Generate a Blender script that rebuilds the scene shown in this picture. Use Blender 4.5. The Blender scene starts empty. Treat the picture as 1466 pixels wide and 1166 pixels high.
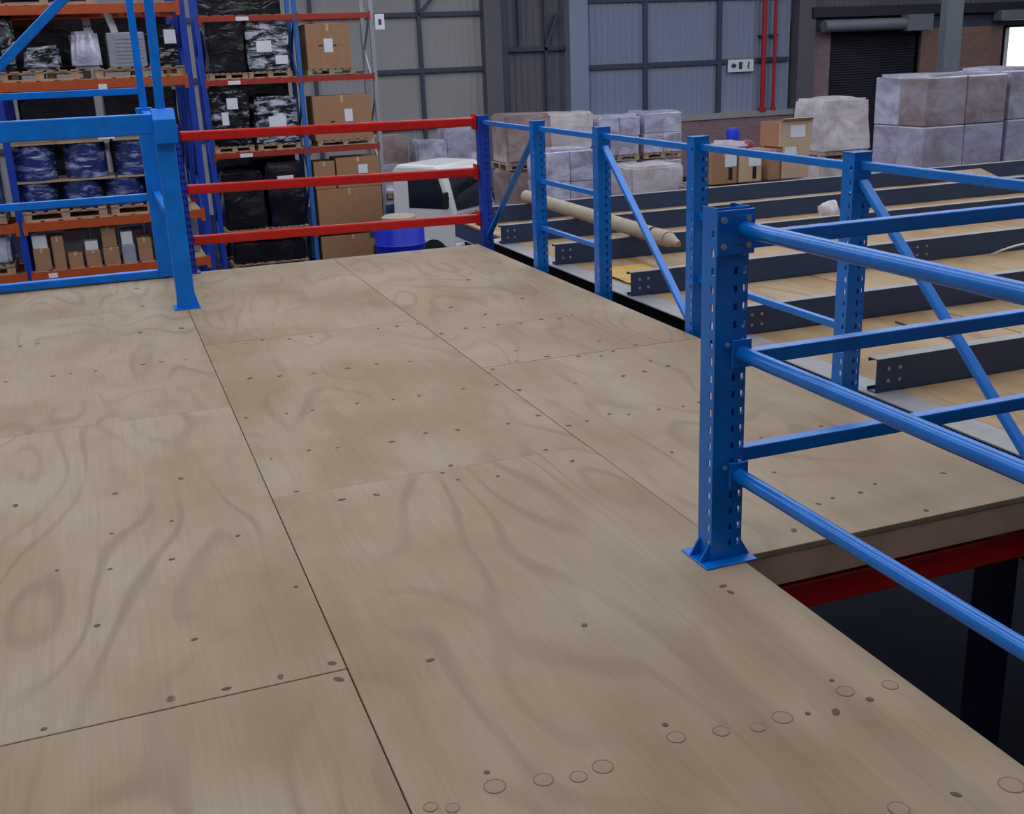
import bpy, math, random
from mathutils import Vector, Matrix
random.seed(7)
SC = bpy.context.scene
COL = SC.collection

# ------------------------------------------------------------------ camera
cam = bpy.data.objects.new('camera', bpy.data.cameras.new('camera'))
COL.objects.link(cam)
CAM_F, CAM_YAW, CAM_PITCH, CAM_ROLL = 1557.4, 0.347273, 0.309235, 0.0409986
cam.data.sensor_fit = 'HORIZONTAL'; cam.data.sensor_width = 36.0
cam.data.lens = CAM_F / 1466 * 36
cam.data.clip_start = 0.05; cam.data.clip_end = 300
_fw = Vector((math.sin(CAM_YAW)*math.cos(CAM_PITCH), math.cos(CAM_YAW)*math.cos(CAM_PITCH), -math.sin(CAM_PITCH)))
_r = Vector((math.cos(CAM_YAW), -math.sin(CAM_YAW), 0)); _d = _fw.cross(_r)
_r2 = math.cos(CAM_ROLL)*_r + math.sin(CAM_ROLL)*_d
_d2 = -math.sin(CAM_ROLL)*_r + math.cos(CAM_ROLL)*_d
_m = Matrix((_r2, -_d2, -_fw)).transposed().to_4x4()
_m.translation = Vector((0, 0, 1.42))
cam.matrix_world = _m
SC.camera = cam

# ------------------------------------------------------------------ world, light, exposure
W = bpy.data.worlds.new('world'); SC.world = W; W.use_nodes = True
W.node_tree.nodes['Background'].inputs[0].default_value = (0.72, 0.80, 1.0, 1)
W.node_tree.nodes['Background'].inputs[1].default_value = 0.5
SKYLIGHT = 3.2            # emission of the translucent roof sheets
SC.view_settings.view_transform = 'Standard'; SC.view_settings.look = 'None'
SC.view_settings.gamma = 1.0; SC.view_settings.use_curve_mapping = False
SC.view_settings.exposure = -0.12

# ------------------------------------------------------------------ materials
def lin(c):
    return tuple(((v/255)/12.92 if v/255 <= .04045 else ((v/255+.055)/1.055)**2.4) for v in c) + (1,)
MATS = {}
def newmat(name):
    m = bpy.data.materials.new(name); m.use_nodes = True
    nt = m.node_tree; b = nt.nodes['Principled BSDF']
    MATS[name] = m
    return m, nt, b
def nd(nt, typ, **kw):
    n = nt.nodes.new(typ)
    for k, v in kw.items(): setattr(n, k, v)
    return n
def ramp(nt, src, stops):
    r = nd(nt, 'ShaderNodeValToRGB')
    el = r.color_ramp.elements
    while len(el) > len(stops): el.remove(el[-1])
    while len(el) < len(stops): el.new(0.5)
    for e, (p, c) in zip(el, stops): e.position = p; e.color = c
    nt.links.new(src, r.inputs[0]); return r
def coords(nt, scale=(1,1,1), loc_rand=True):
    tc = nd(nt, 'ShaderNodeTexCoord'); oi = nd(nt, 'ShaderNodeObjectInfo')
    mp = nd(nt, 'ShaderNodeMapping'); mp.inputs['Scale'].default_value = scale
    if loc_rand:
        ad = nd(nt, 'ShaderNodeVectorMath', operation='ADD')
        ml = nd(nt, 'ShaderNodeMath', operation='MULTIPLY'); ml.inputs[1].default_value = 37.0
        nt.links.new(oi.outputs['Random'], ml.inputs[0])
        nt.links.new(tc.outputs['Object'], ad.inputs[0]); nt.links.new(ml.outputs[0], ad.inputs[1])
        nt.links.new(ad.outputs[0], mp.inputs['Vector'])
    else:
        nt.links.new(tc.outputs['Object'], mp.inputs['Vector'])
    return mp
def noise(nt, vec, scale=5, detail=3, rough=.5, dist=0):
    n = nd(nt, 'ShaderNodeTexNoise'); n.inputs['Scale'].default_value = scale
    n.inputs['Detail'].default_value = detail; n.inputs['Roughness'].default_value = rough
    n.inputs['Distortion'].default_value = dist
    nt.links.new(vec, n.inputs['Vector']); return n
def bump(nt, b, h, strength=.3, dist=.01):
    bp = nd(nt, 'ShaderNodeBump'); bp.inputs['Strength'].default_value = strength; bp.inputs['Distance'].default_value = dist
    nt.links.new(h, bp.inputs['Height']); nt.links.new(bp.outputs[0], b.inputs['Normal'])
def paint(name, c, rough=.4, metal=0.0, var=.12, spec=.5, scale=9):
    m, nt, b = newmat(name)
    v = coords(nt); n = noise(nt, v.outputs[0], scale, 4, .6)
    c1 = lin(c); lo = tuple(x*(1-var) for x in c1[:3])+(1,); hi = tuple(min(1, x*(1+var)) for x in c1[:3])+(1,)
    r = ramp(nt, n.outputs[0], [(.3, lo), (.7, hi)])
    nt.links.new(r.outputs[0], b.inputs['Base Color'])
    b.inputs['Roughness'].default_value = rough; b.inputs['Metallic'].default_value = metal
    b.inputs['Specular IOR Level'].default_value = spec
    return m
BLUE = paint('blue_paint', (2, 112, 204), .26, .08)
BLUE_GATE = paint('bright_blue_paint', (0, 122, 226), .4, spec=.35)
BLUE_RACK = paint('royal_blue_paint', (18, 60, 166), .45)
BLUE_RACK_LIGHT = paint('mid_blue_paint', (38, 104, 178), .45)
BLUE_SHADED = paint('shaded_blue_paint', (12, 20, 58), .5)  # rack blue darkened to stand for shade below the decks
RED = paint('red_paint', (204, 24, 14), .32)
ORANGE = paint('orange_paint', (184, 80, 34), .45)
ORANGE_SHADED = paint('shaded_orange_paint', (160, 48, 30), .45)  # beam orange with its shadow mixed into the colour
STEEL_DARK = paint('dark_steel', (46, 66, 100), .35, 0, spec=.5)
STEEL_BLACK = paint('black_steel', (10, 10, 13), .6, 0, spec=.12)
STEEL_LIT = paint('lit_steel', (138, 134, 138), .4, 0, var=.2)  # pale tone stands in for light on the joist tops
GALV = paint('galvanised_steel', (176, 178, 186), .38, .6)
LEDGE = paint('pale_steel', (150, 146, 150), .5, .1)
CARTON = paint('brown_cardboard', (166, 122, 90), .8, var=.07)
CARTON2 = paint('pale_and_lit_cardboard', (200, 170, 140), .8, var=.07)  # paler cardboard; also puts door light into some carton fronts
PAPER = paint('white_paper', (226, 226, 234), .7, var=.03)
PALLET = paint('pallet_wood', (176, 146, 118), .8, var=.2)
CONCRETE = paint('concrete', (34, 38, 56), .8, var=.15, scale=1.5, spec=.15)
CLAD_L = paint('warm_grey_cladding', (156, 152, 154), .55, var=.05, scale=.4)
CLAD_D = paint('dark_grey_cladding', (96, 94, 104), .55, var=.06, scale=.4)
CLAD_M = paint('blue_grey_cladding', (138, 146, 172), .5, var=.05, scale=.4)
GIRT = paint('dark_girt_steel', (64, 66, 88), .5)
SHUTTER = paint('dark_shutter_steel', (44, 42, 58), .5)
PIPE_RED = paint('red_pipe_paint', (176, 30, 52), .4)
CREAM = paint('cream_steel', (120, 124, 136), .5)
ROOF = paint('roof_sheet', (120, 124, 132), .6)
YELLOW = paint('yellow_sheet', (196, 150, 40), .5)
CARD_TUBE = paint('beige_card_tube', (166, 150, 132), .7, var=.1)
WHITE_CAR = paint('white_car_paint', (222, 220, 220), .25, var=.02)
GLASS_D = paint('dark_glass', (26, 32, 44), .08, var=.02)
RUBBER = paint('black_rubber', (22, 22, 24), .8)
LAMP = paint('lamp_glass', (236, 236, 226), .1, var=.02)
TANK_BLUE = paint('blue_plastic', (18, 44, 196), .35)
PLASTIC_W = paint('white_plastic', (220, 218, 220), .4, var=.04)
KNOT = paint('dark_knot', (92, 74, 58), .8, var=.2)
DARK_GOODS = paint('black_plastic', (30, 30, 38), .35)
GREY_GOODS = paint('grey_plastic', (150, 152, 168), .45)
RED_GOODS = paint('dark_red_plastic', (120, 30, 44), .5)
CHAIN = paint('dark_cord', (50, 46, 48), .6)

def plywood(name, base, dark, pale, sx=1.0):
    m, nt, b = newmat(name)
    v = coords(nt, (1.0, 0.30*sx, 1.0))
    n1 = noise(nt, v.outputs[0], 2.4, 1.2, .4, .15)
    mu = nd(nt, 'ShaderNodeMath', operation='MULTIPLY'); mu.inputs[1].default_value = 58
    nt.links.new(n1.outputs[0], mu.inputs[0])
    si = nd(nt, 'ShaderNodeMath', operation='SINE'); nt.links.new(mu.outputs[0], si.inputs[0])
    rg = ramp(nt, si.outputs[0], [(.55, (0,0,0,1)), (1.0, (1,1,1,1))])
    # fade the growth rings in and out
    v2 = coords(nt, (1.2, .8, 1)); n2 = noise(nt, v2.outputs[0], 1.6, 2, .5)
    fade = ramp(nt, n2.outputs[0], [(.40, (.04,.04,.04,1)), (.62, (.5,.5,.5,1))])
    mm = nd(nt, 'ShaderNodeMath', operation='MULTIPLY')
    nt.links.new(rg.outputs[0], mm.inputs[0]); nt.links.new(fade.outputs[0], mm.inputs[1])
    v3 = coords(nt, (1.0, .6, 1)); n3 = noise(nt, v3.outputs[0], 2.2, 3, .55)
    blot = ramp(nt, n3.outputs[0], [(.33, lin(dark)), (.52, lin(base)), (.70, lin(pale))])
    v4 = coords(nt, (1.0, .03, 1)); n4 = noise(nt, v4.outputs[0], 90, 2, .6)
    mx = nd(nt, 'ShaderNodeMix', data_type='RGBA'); mx.blend_type = 'MIX'
    nt.links.new(mm.outputs[0], mx.inputs[0]); nt.links.new(blot.outputs[0], mx.inputs[6])
    mx.inputs[7].default_value = lin(tuple(x*.86 for x in dark))
    gr = ramp(nt, n4.outputs[0], [(.3, (.93,.93,.93,1)), (.7, (1.04,1.04,1.04,1))])
    mg = nd(nt, 'ShaderNodeMix', data_type='RGBA'); mg.blend_type = 'MULTIPLY'; mg.inputs[0].default_value = 1
    nt.links.new(mx.outputs[2], mg.inputs[6]); nt.links.new(gr.outputs[0], mg.inputs[7])
    nt.links.new(mg.outputs[2], b.inputs['Base Color'])
    b.inputs['Roughness'].default_value = .62; b.inputs['Specular IOR Level'].default_value = .25
    bump(nt, b, n4.outputs[0], .08, .002)
    return m
PLY = plywood('plywood', (158, 137, 113), (146, 123, 98), (165, 146, 124))
PLY_FAR = plywood('plywood_raw', (168, 140, 106), (150, 120, 84), (176, 152, 122))
PLUG = paint('wood_plug', (148, 124, 100), .65, var=.05)
PLUG_RING = paint('wood_plug_ring', (120, 100, 79), .7, var=.05)
TIMBER = paint('edge_timber', (196, 160, 136), .7, var=.18, scale=5)

def brick_mat(name, c1, c2, mo):
    m, nt, b = newmat(name)
    tc = nd(nt, 'ShaderNodeTexCoord'); sp = nd(nt, 'ShaderNodeSeparateXYZ'); cb = nd(nt, 'ShaderNodeCombineXYZ')
    nt.links.new(tc.outputs['Object'], sp.inputs[0])
    nt.links.new(sp.outputs[0], cb.inputs[0]); nt.links.new(sp.outputs[2], cb.inputs[1])
    br = nd(nt, 'ShaderNodeTexBrick'); nt.links.new(cb.outputs[0], br.inputs['Vector'])
    br.inputs['Color1'].default_value = lin(c1); br.inputs['Color2'].default_value = lin(c2); br.inputs['Mortar'].default_value = lin(mo)
    br.inputs['Scale'].default_value = 1; br.inputs['Brick Width'].default_value = .23; br.inputs['Row Height'].default_value = .085
    br.inputs['Mortar Size'].default_value = .008
    nt.links.new(br.outputs[0], b.inputs['Base Color']); b.inputs['Roughness'].default_value = .85
    return m
BRICK = brick_mat('brown_brick', (142, 112, 120), (128, 98, 108), (146, 130, 136))
BRICK2 = brick_mat('orange_brick', (150, 112, 102), (134, 98, 92), (140, 120, 116))

def film(name, base, pale, rough=.22, amt=(.45, .72), spec=.6, bmp=.3, sc=(1, 1, 1.7), ns=1.7):
    """stretch film over goods: creased, glossy, with the goods showing through"""
    m, nt, b = newmat(name)
    v = coords(nt, sc); n = noise(nt, v.outputs[0], ns, 5, .68, .5)
    r = ramp(nt, n.outputs[0], [(amt[0], lin(base)), (amt[1], lin(pale))])
    nt.links.new(r.outputs[0], b.inputs['Base Color'])
    b.inputs['Roughness'].default_value = rough; b.inputs['Specular IOR Level'].default_value = spec
    b.inputs['Coat Weight'].default_value = .5; b.inputs['Coat Roughness'].default_value = .12
    v2 = coords(nt, (1.0, 1.0, 1.8)); n2 = noise(nt, v2.outputs[0], 2.2, 3, .5, .9)
    bump(nt, b, n2.outputs[0], bmp, .05)
    return m
FILM_SILVER = film('silver_film', (146, 140, 158), (216, 216, 240), .2, (.35, .68))
FILM_WHITE = film('white_film', (184, 170, 168), (226, 220, 228), .25, (.35, .68))
FILM_BROWN = film('film_over_cardboard', (140, 112, 102), (176, 160, 164), .28, (.35, .7))
FILM_GREY = film('film_over_grey_boxes', (148, 138, 152), (188, 186, 214), .26, (.36, .64))
FILM_MAUVE = film('film_over_mauve_boxes', (142, 122, 124), (176, 166, 180), .26, (.36, .64))
FILM_BLUE = film('film_over_blue_drums', (34, 50, 116), (176, 186, 224), .14, (.50, .70), bmp=.7, sc=(1, 1, 3.5), ns=3.0)
FILM_BLACK = film('film_over_black_goods', (14, 14, 20), (186, 188, 204), .12, (.53, .70), bmp=.7, sc=(1, 1, 2.6), ns=2.6)
FILM_STREAK = film('silver_streaked_film', (22, 22, 32), (206, 208, 226), .12, (.46, .62), bmp=.8, sc=(1, 1, 3.2), ns=2.6)
FILM_DARK = film('dark_film', (20, 17, 22), (70, 64, 74), .15, (.5, .85), bmp=.5)

def emit(name, c, s):
    m, nt, b = newmat(name)
    b.inputs['Base Color'].default_value = (.8,.8,.8,1)
    b.inputs['Emission Color'].default_value = c; b.inputs['Emission Strength'].default_value = s
    return m
SKY_SHEET = emit('translucent_roof_sheet', (.86, .92, 1.0, 1), SKYLIGHT)
DAYLIGHT = emit('daylit_window', (.95, .97, 1.0, 1), 3.0)

# ------------------------------------------------------------------ mesh helpers
class MB:
    def __init__(s): s.v = []; s.f = []; s.sm = False
    def quadbox(s, P):
        i = len(s.v); s.v += [tuple(p) for p in P]
        s.f += [tuple(i+k for k in q) for q in ((0,3,2,1),(4,5,6,7),(0,1,5,4),(1,2,6,5),(2,3,7,6),(3,0,4,7))]
        return s
    def box(s, x0, x1, y0, y1, z0, z1):
        return s.quadbox([(x0,y0,z0),(x1,y0,z0),(x1,y1,z0),(x0,y1,z0),(x0,y0,z1),(x1,y0,z1),(x1,y1,z1),(x0,y1,z1)])
    def bar(s, a, b, w, h, up=(0,0,1)):
        a = Vector(a); b = Vector(b); d = (b-a).normalized(); u = Vector(up)
        if abs(d.dot(u)) > .99: u = Vector((0,1,0))
        sx = d.cross(u).normalized()*w/2; sz = sx.cross(d).normalized()*h/2
        return s.quadbox([a-sx-sz, a+sx-sz, b+sx-sz, b-sx-sz, a-sx+sz, a+sx+sz, b+sx+sz, b-sx+sz])
    def cyl(s, a, b, r, n=16, r2=None):
        a = Vector(a); b = Vector(b); d = (b-a).normalized(); r2 = r if r2 is None else r2
        u = Vector((0,0,1)) if abs(d.z) < .9 else Vector((1,0,0))
        x = d.cross(u).normalized(); y = d.cross(x)
        i = len(s.v)
        for c, rr in ((a, r), (b, r2)):
            for k in range(n):
                t = 2*math.pi*k/n; s.v.append(tuple(c + x*math.cos(t)*rr + y*math.sin(t)*rr))
        for k in range(n):
            k2 = (k+1) % n; s.f.append((i+k, i+n+k, i+n+k2, i+k2))
        s.f.append(tuple(i+k for k in range(n))); s.f.append(tuple(i+n+k for k in reversed(range(n))))
        s.sm = True; return s
    def lathe(s, prof, n=24, c=(0,0)):
        i = len(s.v)
        for r, z in prof:
            for k in range(n):
                t = 2*math.pi*k/n; s.v.append((c[0]+r*math.cos(t), c[1]+r*math.sin(t), z))
        for j in range(len(prof)-1):
            for k in range(n):
                k2 = (k+1) % n; a = i+j*n
                s.f.append((a+k, a+k2, a+n+k2, a+n+k))
        s.f.append(tuple(i+k for k in reversed(range(n)))); a = i+(len(prof)-1)*n
        s.f.append(tuple(a+k for k in range(n))); s.sm = True; return s
    def prism(s, poly, axis, c0, c1):
        """poly of 2-D points, extruded along axis ('x','y','z') from c0 to c1"""
        i = len(s.v); n = len(poly)
        for c in (c0, c1):
            for p, q in poly:
                s.v.append({'x': (c,p,q), 'y': (p,c,q), 'z': (p,q,c)}[axis])
        for k in range(n):
            k2 = (k+1) % n; s.f.append((i+k, i+k2, i+n+k2, i+n+k))
        s.f.append(tuple(i+k for k in reversed(range(n)))); s.f.append(tuple(i+n+k for k in range(n)))
        return s
    def tube(s, pts, r, n=8):
        pts = [Vector(p) for p in pts]; i = len(s.v)
        for j, p in enumerate(pts):
            d = (pts[min(j+1, len(pts)-1)] - pts[max(j-1, 0)]).normalized()
            u = Vector((0,0,1)) if abs(d.z) < .9 else Vector((1,0,0))
            x = d.cross(u).normalized(); y = d.cross(x)
            for k in range(n):
                t = 2*math.pi*k/n; s.v.append(tuple(p + x*math.cos(t)*r + y*math.sin(t)*r))
        for j in range(len(pts)-1):
            for k in range(n):
                k2 = (k+1) % n; a = i+j*n; s.f.append((a+k, a+n+k, a+n+k2, a+k2))
        s.f.append(tuple(i+k for k in range(n))); a = i+(len(pts)-1)*n
        s.f.append(tuple(a+k for k in reversed(range(n)))); s.sm = True; return s
    def mesh(s, name, mat, off=(0,0,0), recalc=True):
        me = bpy.data.meshes.new(name)
        me.from_pydata([(x-off[0], y-off[1], z-off[2]) for x, y, z in s.v], [], s.f)
        if recalc:
            import bmesh
            bm = bmesh.new(); bm.from_mesh(me); bmesh.ops.recalc_face_normals(bm, faces=bm.faces); bm.to_mesh(me); bm.free()
        if s.sm:
            me.polygons.foreach_set('use_smooth', [True]*len(me.polygons)); me.set_sharp_from_angle(angle=math.radians(35))
        me.materials.append(mat); me.update(); return me
    def base(s):
        xs, ys, zs = zip(*s.v); return ((min(xs)+max(xs))/2, (min(ys)+max(ys))/2, min(zs))
    def build(s, name, mat, parent=None, bevel=0, local=False):
        """world coordinates in; the object's origin is its parent's origin, or its own base"""
        if local: off = loc = (0,0,0)
        elif parent is not None: off = tuple(wloc(parent)); loc = (0,0,0)
        else: off = s.base(); loc = off
        o = bpy.data.objects.new(name, s.mesh(name, mat, off)); COL.objects.link(o)
        o.location = loc; o.parent = parent
        if bevel:
            b = o.modifiers.new('bevel', 'BEVEL'); b.width = bevel; b.segments = 2; b.limit_method = 'ANGLE'
        return o
def wloc(o):
    v = Vector(o.location)
    while o.parent: o = o.parent; v += Vector(o.location)
    return v
def thing(name, label, cat, loc, group=None, rz=0):
    o = bpy.data.objects.new(name, None); COL.objects.link(o); o.empty_display_size = .2
    o.location = loc; o.rotation_euler.z = rz
    o['label'] = label; o['category'] = cat
    if group: o['group'] = group
    return o
def tag(o, label, cat, group=None):
    o['label'] = label; o['category'] = cat
    if group: o['group'] = group
    return o
def struct(o): o['kind'] = 'structure'; return o

GZ = -3.4      # warehouse ground; the mezzanine boards are z = 0

# ------------------------------------------------------------------ the hall
WY = 40.0; XL, XR, YF, ZR = -9.0, 46.0, -8.0, 7.6
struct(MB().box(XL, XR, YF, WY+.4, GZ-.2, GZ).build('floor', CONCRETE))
def corrugated(x0, x1, z0, z1, y, mat, parent, pitch=.25, dep=.035):
    b = MB(); xs = []; x = x0
    while x < x1-1e-6:
        for f, d in ((0, 0), (.16, -dep), (.34, -dep), (.5, 0)):
            if x+f*pitch < x1: xs.append((x+f*pitch, d))
        x += pitch
    xs.append((x1, 0)); n = len(xs)
    for z in (z0, z1):
        for xx, d in xs: b.v.append((xx, y+d, z))
    for k in range(n-1): b.f.append((k, k+1, n+k+1, n+k))
    m = b.mesh('cladding_sheet', mat, wloc(parent), recalc=False)
    o = bpy.data.objects.new('cladding_sheet', m); COL.objects.link(o); o.parent = parent; return o
wall = struct(MB().box(XL, XR, WY+.1, WY+.4, GZ, ZR).build('wall_back', CLAD_D))
corrugated(XL, 13.9, GZ, ZR, WY, CLAD_L, wall, .25, .012)
corrugated(13.9, 17.2, GZ, ZR, WY+.08, CLAD_D, wall)
for k in range(3): corrugated(17.2+3.35*k, min(17.2+3.35*(k+1), 27.2), -1.0, ZR, WY, CLAD_M, wall)
corrugated(27.2, XR, 2.5, ZR, WY+.02, CLAD_D, wall)
# girts and posts in front of the sheeting
def wpart(name, mat, *bx):
    return MB().box(*bx).build(name, mat, wall)
for z in (3.08, 1.15, -.8): wpart('girt', GIRT, XL, 13.85, WY-.14, WY-.04, z-.08, z+.08)
for x in (11.5, 7.6, 3.2): wpart('girt_post', GIRT, x-.07, x+.07, WY-.13, WY-.04, GZ, ZR)
wpart('column', CLAD_D, 13.85, 14.5, WY-.45, WY+.05, GZ, ZR)
wpart('column', GIRT, 14.5, 14.75, WY-.4, WY+.05, GZ, ZR)
wpart('girt', GIRT, 14.75, 17.2, WY-.10, WY, 1.68, 1.86)
wpart('girt_post', GIRT, 15.3, 15.45, WY-.1, WY, 1.86, ZR)
wpart('girt_post', GIRT, 16.35, 16.45, WY-.1, WY, GZ, ZR)
MB().bar((16.35, WY-.14, 1.8), (16.85, WY-.14, 3.0), .1, .12, (0,1,0)).build('brace', GIRT, wall)
MB().bar((11.5, WY-.2, 3.1), (13.4, WY-.2, 5.0), .1, .12, (0,1,0)).build('brace', GIRT, wall)
wpart('column', CLAD_M, 17.2, 17.95, WY-.5, WY+.05, GZ, ZR)
for z in (3.42, 1.0): wpart('girt', GIRT, 17.95, 27.1, WY-.12, WY-.04, z-.09, z+.09)
for x in (20.57, 23.87): wpart('girt_post', GIRT, x-.1, x+.1, WY-.13, WY-.04, -1.0, ZR)
dado = MB().box(17.3, 27.3, WY-.3, WY+.05, GZ, -1.2).build('brick_dado', BRICK, wall)
MB().box(17.3, 27.3, WY-.36, WY+.05, -1.2, -.98).build('coping', CLAD_L, wall)
wpart('column', CLAD_D, 27.3, 28.1, WY-.5, WY+.05, GZ, ZR)
MB().box(28.1, 29.0, WY-.3, WY+.05, GZ, 2.0).build('brick_pier', BRICK, wall)
MB().box(33.62, 38.0, WY-.3, WY+.05, GZ, 2.0).build('brick_pier', BRICK2, wall)
MB().box(40.2, XR, WY-.3, WY+.05, GZ, 2.0).build('brick_pier', BRICK2, wall)
wpart('header_beam', SHUTTER, 27.9, XR, WY-.6, WY+.02, 2.55, 2.95)
wpart('header_beam', GIRT, 27.9, XR, WY-.3, WY+.02, 2.0, 2.5)
struct(MB().box(XL-.3, XL, YF, WY+.4, GZ, ZR).build('wall_left', CLAD_L))
struct(MB().box(XR, XR+.3, YF, WY+.4, GZ, ZR).build('wall_right', CLAD_L))
struct(MB().box(XL, XR, YF-.3, YF, GZ, ZR).build('wall_front', CLAD_L))
ceil = struct(MB().box(XL, XR, YF, WY+.4, ZR+.02, ZR+.2).build('ceiling', ROOF))
for k, (x0, x1) in enumerate(((-7.5, -4.5), (-1.5, 1.5), (5, 8), (12, 15), (19, 22), (27, 30), (35, 38))):
    MB().box(x0, x1, -1.0, 36.0, ZR-.03, ZR+.02).build('rooflight_sheet', SKY_SHEET, ceil)
# roller shutter
door = MB().box(29.0, 33.62, WY-.05, WY+.1, GZ, 2.0).build('door_1', SHUTTER); struct(door)
sl = MB()
for k in range(52): sl.prism([(WY-.05, GZ+k*.104), (WY-.09, GZ+k*.104+.03), (WY-.09, GZ+k*.104+.07), (WY-.05, GZ+k*.104+.1)], 'x', 29.08, 33.54)
so = sl.build('shutter_curtain', SHUTTER, door); so['kind'] = 'stuff'
MB().box(28.92, 29.1, WY-.16, WY-.02, GZ, 2.0).build('guide_rail', STEEL_BLACK, door)
MB().box(33.5, 33.68, WY-.16, WY-.02, GZ, 2.0).build('guide_rail', STEEL_BLACK, door)
MB().cyl((28.3, WY-.75, 2.2), (33.3, WY-.75, 2.2), .24, 20).build('shutter_drum', CREAM, door)
MB().box(32.3, 33.6, WY-1.0, WY-.5, 1.9, 2.55).build('drum_bracket', CREAM, door, .03)
# second door with daylight
win = struct(MB().box(38.0, 38.25, WY-.2, WY+.05, GZ, 2.0).box(39.95, 40.2, WY-.2, WY+.05, GZ, 2.0).box(38.25, 39.95, WY-.2, WY+.05, 1.9, 2.0).build('window_1', STEEL_BLACK))
MB().box(38.25, 38.55, WY-.12, WY+.05, GZ, 1.9).build('side_jamb', PLASTIC_W, win)
MB().box(38.55, 39.95, WY-.02, WY+.05, GZ, 1.9).build('window_pane', DAYLIGHT, win)
MB().box(37.3, 41.0, WY-.9, WY-.35, 2.2, 2.62).build('shutter_drum_cover', CREAM, win, .05)

# steel column standing clear of the wall, pipes, exit sign
colm = thing('steel_column', 'tall grey steel column in front of the brown brick wall', 'column', (30.98, 35, GZ))
MB().box(30.6, 31.35, 34.8, 34.86, GZ, ZR).box(30.6, 31.35, 35.14, 35.2, GZ, ZR).box(30.6, 31.35, 34.86, 35.14, GZ, ZR).build('shaft', CREAM, colm, .02)
MB().box(30.45, 31.5, 34.6, 35.4, GZ, GZ+.05).build('base_plate', STEEL_DARK, colm)
for x, r, lab in ((25.8, .1, 'thicker left one of two red vertical fire pipes on blue-grey wall'), (26.32, .07, 'thinner right one of two red vertical fire pipes on blue-grey wall')):
    t = thing('fire_pipe', lab, 'pipe', (x, WY-.3, -.98), 'red fire pipes')
    MB().cyl((x, WY-.3, -.98), (x, WY-.3, ZR), r, 14).build('pipe', PIPE_RED, t)
    MB().cyl((x, WY-.3, -.98), (x, WY-.3, -.86), r*1.8, 14).build('flange', PIPE_RED, t)
    MB().box(x-.14, x+.14, WY-.32, WY-.02, 1.9, 1.98).build('clip', GIRT, t)
sg = thing('wall_sign', 'white rectangular safety sign with dark arrow and figures on blue-grey wall', 'sign', (24.83, WY-.2, .58))
MB().box(24.24, 25.43, WY-.17, WY-.13, .58, 1.06).build('board', PAPER, sg, .01)
MB().prism([(24.36, .82), (24.52, .95), (24.52, .88), (24.62, .88), (24.62, .76), (24.52, .76), (24.52, .69)], 'y', WY-.178, WY-.17).build('arrow_mark', STEEL_DARK, sg)
MB().box(24.74, 24.9, WY-.178, WY-.17, .68, .96).build('door_mark', GIRT, sg)
MB().cyl((25.2, WY-.178, .92), (25.2, WY-.17, .92), .04, 12).bar((25.2, WY-.174, .88), (25.16, WY-.174, .74), .008, .06, (1,0,0)).bar((25.16, WY-.174, .76), (25.24, WY-.174, .68), .008, .04, (1,0,0)).build('running_figure_mark', STEEL_DARK, sg)

# ------------------------------------------------------------------ perforated uprights
_upcache = {}
def upright_mesh(h, w, d, mat, pitch=.05):
    """open channel, web towards -y, two columns of slots in the web and one in each flange"""
    key = (h, w, d, mat.name)
    if key in _upcache: return _upcache[key]
    vs = {}; V = []; F = []
    def vid(p):
        k = tuple(round(c, 5) for c in p)
        if k not in vs: vs[k] = len(V); V.append(k)
        return vs[k]
    hw = .0055
    zs = [0.0]; holes = []
    z = .04
    while z+.03 < h:
        zs += [z, z+.020]; holes.append((z, z+.020)); z += pitch
    zs.append(h)
    def panel(path, hcols):
        for (a, b), hol in zip(zip(path[:-1], path[1:]), hcols):
            for z0, z1 in zip(zs[:-1], zs[1:]):
                if hol and (z0, z1) in holes: continue
                F.append((vid((*a, z0)), vid((*b, z0)), vid((*b, z1)), vid((*a, z1))))
    x = w/2; y0 = -d/2; y1 = d/2
    c1 = w*.12; c2 = w*.5-hw-.004
    panel([(-x, y0), (c1-hw, y0), (c1+hw, y0), (c2-hw, y0), (c2+hw, y0), (x, y0)], [0,1,0,1,0])
    fy = y0+.012
    panel([(-x, y1), (-x, fy+.012), (-x, fy), (-x, y0)], [0,1,0])
    panel([(x, y0), (x, fy), (x, fy+.012), (x, y1)], [0,1,0])
    panel([(-x+.016, y1), (-x, y1)], [0]); panel([(x, y1), (x-.016, y1)], [0])
    me = bpy.data.meshes.new('post'); me.from_pydata(V, [], F); me.materials.append(mat); me.update()
    _upcache[key] = me; return me
def upright(parent, x, y, z0, h, w=.085, d=.075, mat=BLUE, flip=False, name='post', foot=True):
    p = wloc(parent)
    o = bpy.data.objects.new(name, upright_mesh(h, w, d, mat)); COL.objects.link(o); o.parent = parent
    o.location = (x-p.x, y-p.y, z0-p.z); o.rotation_euler.z = math.pi if flip else 0
    MB().box(x-w*.1, x+w*.32, y+(-d/2+.012 if not flip else d/2-.016), y+(-d/2+.016 if not flip else d/2-.012), z0+.01, z0+h-.01).build('slot_backing', mat, parent)  # added backing plate that makes the middle slots look dark
    s = o.modifiers.new('solid', 'SOLIDIFY'); s.thickness = .003; s.offset = -1
    return o
def bolt(parent, p, axis, r=.009, l=.01, mat=GALV, name='bolt'):
    a = Vector(p); b = a + Vector(axis)*l
    return MB().cyl(a, b, r, 6).build(name, mat, parent)

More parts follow.
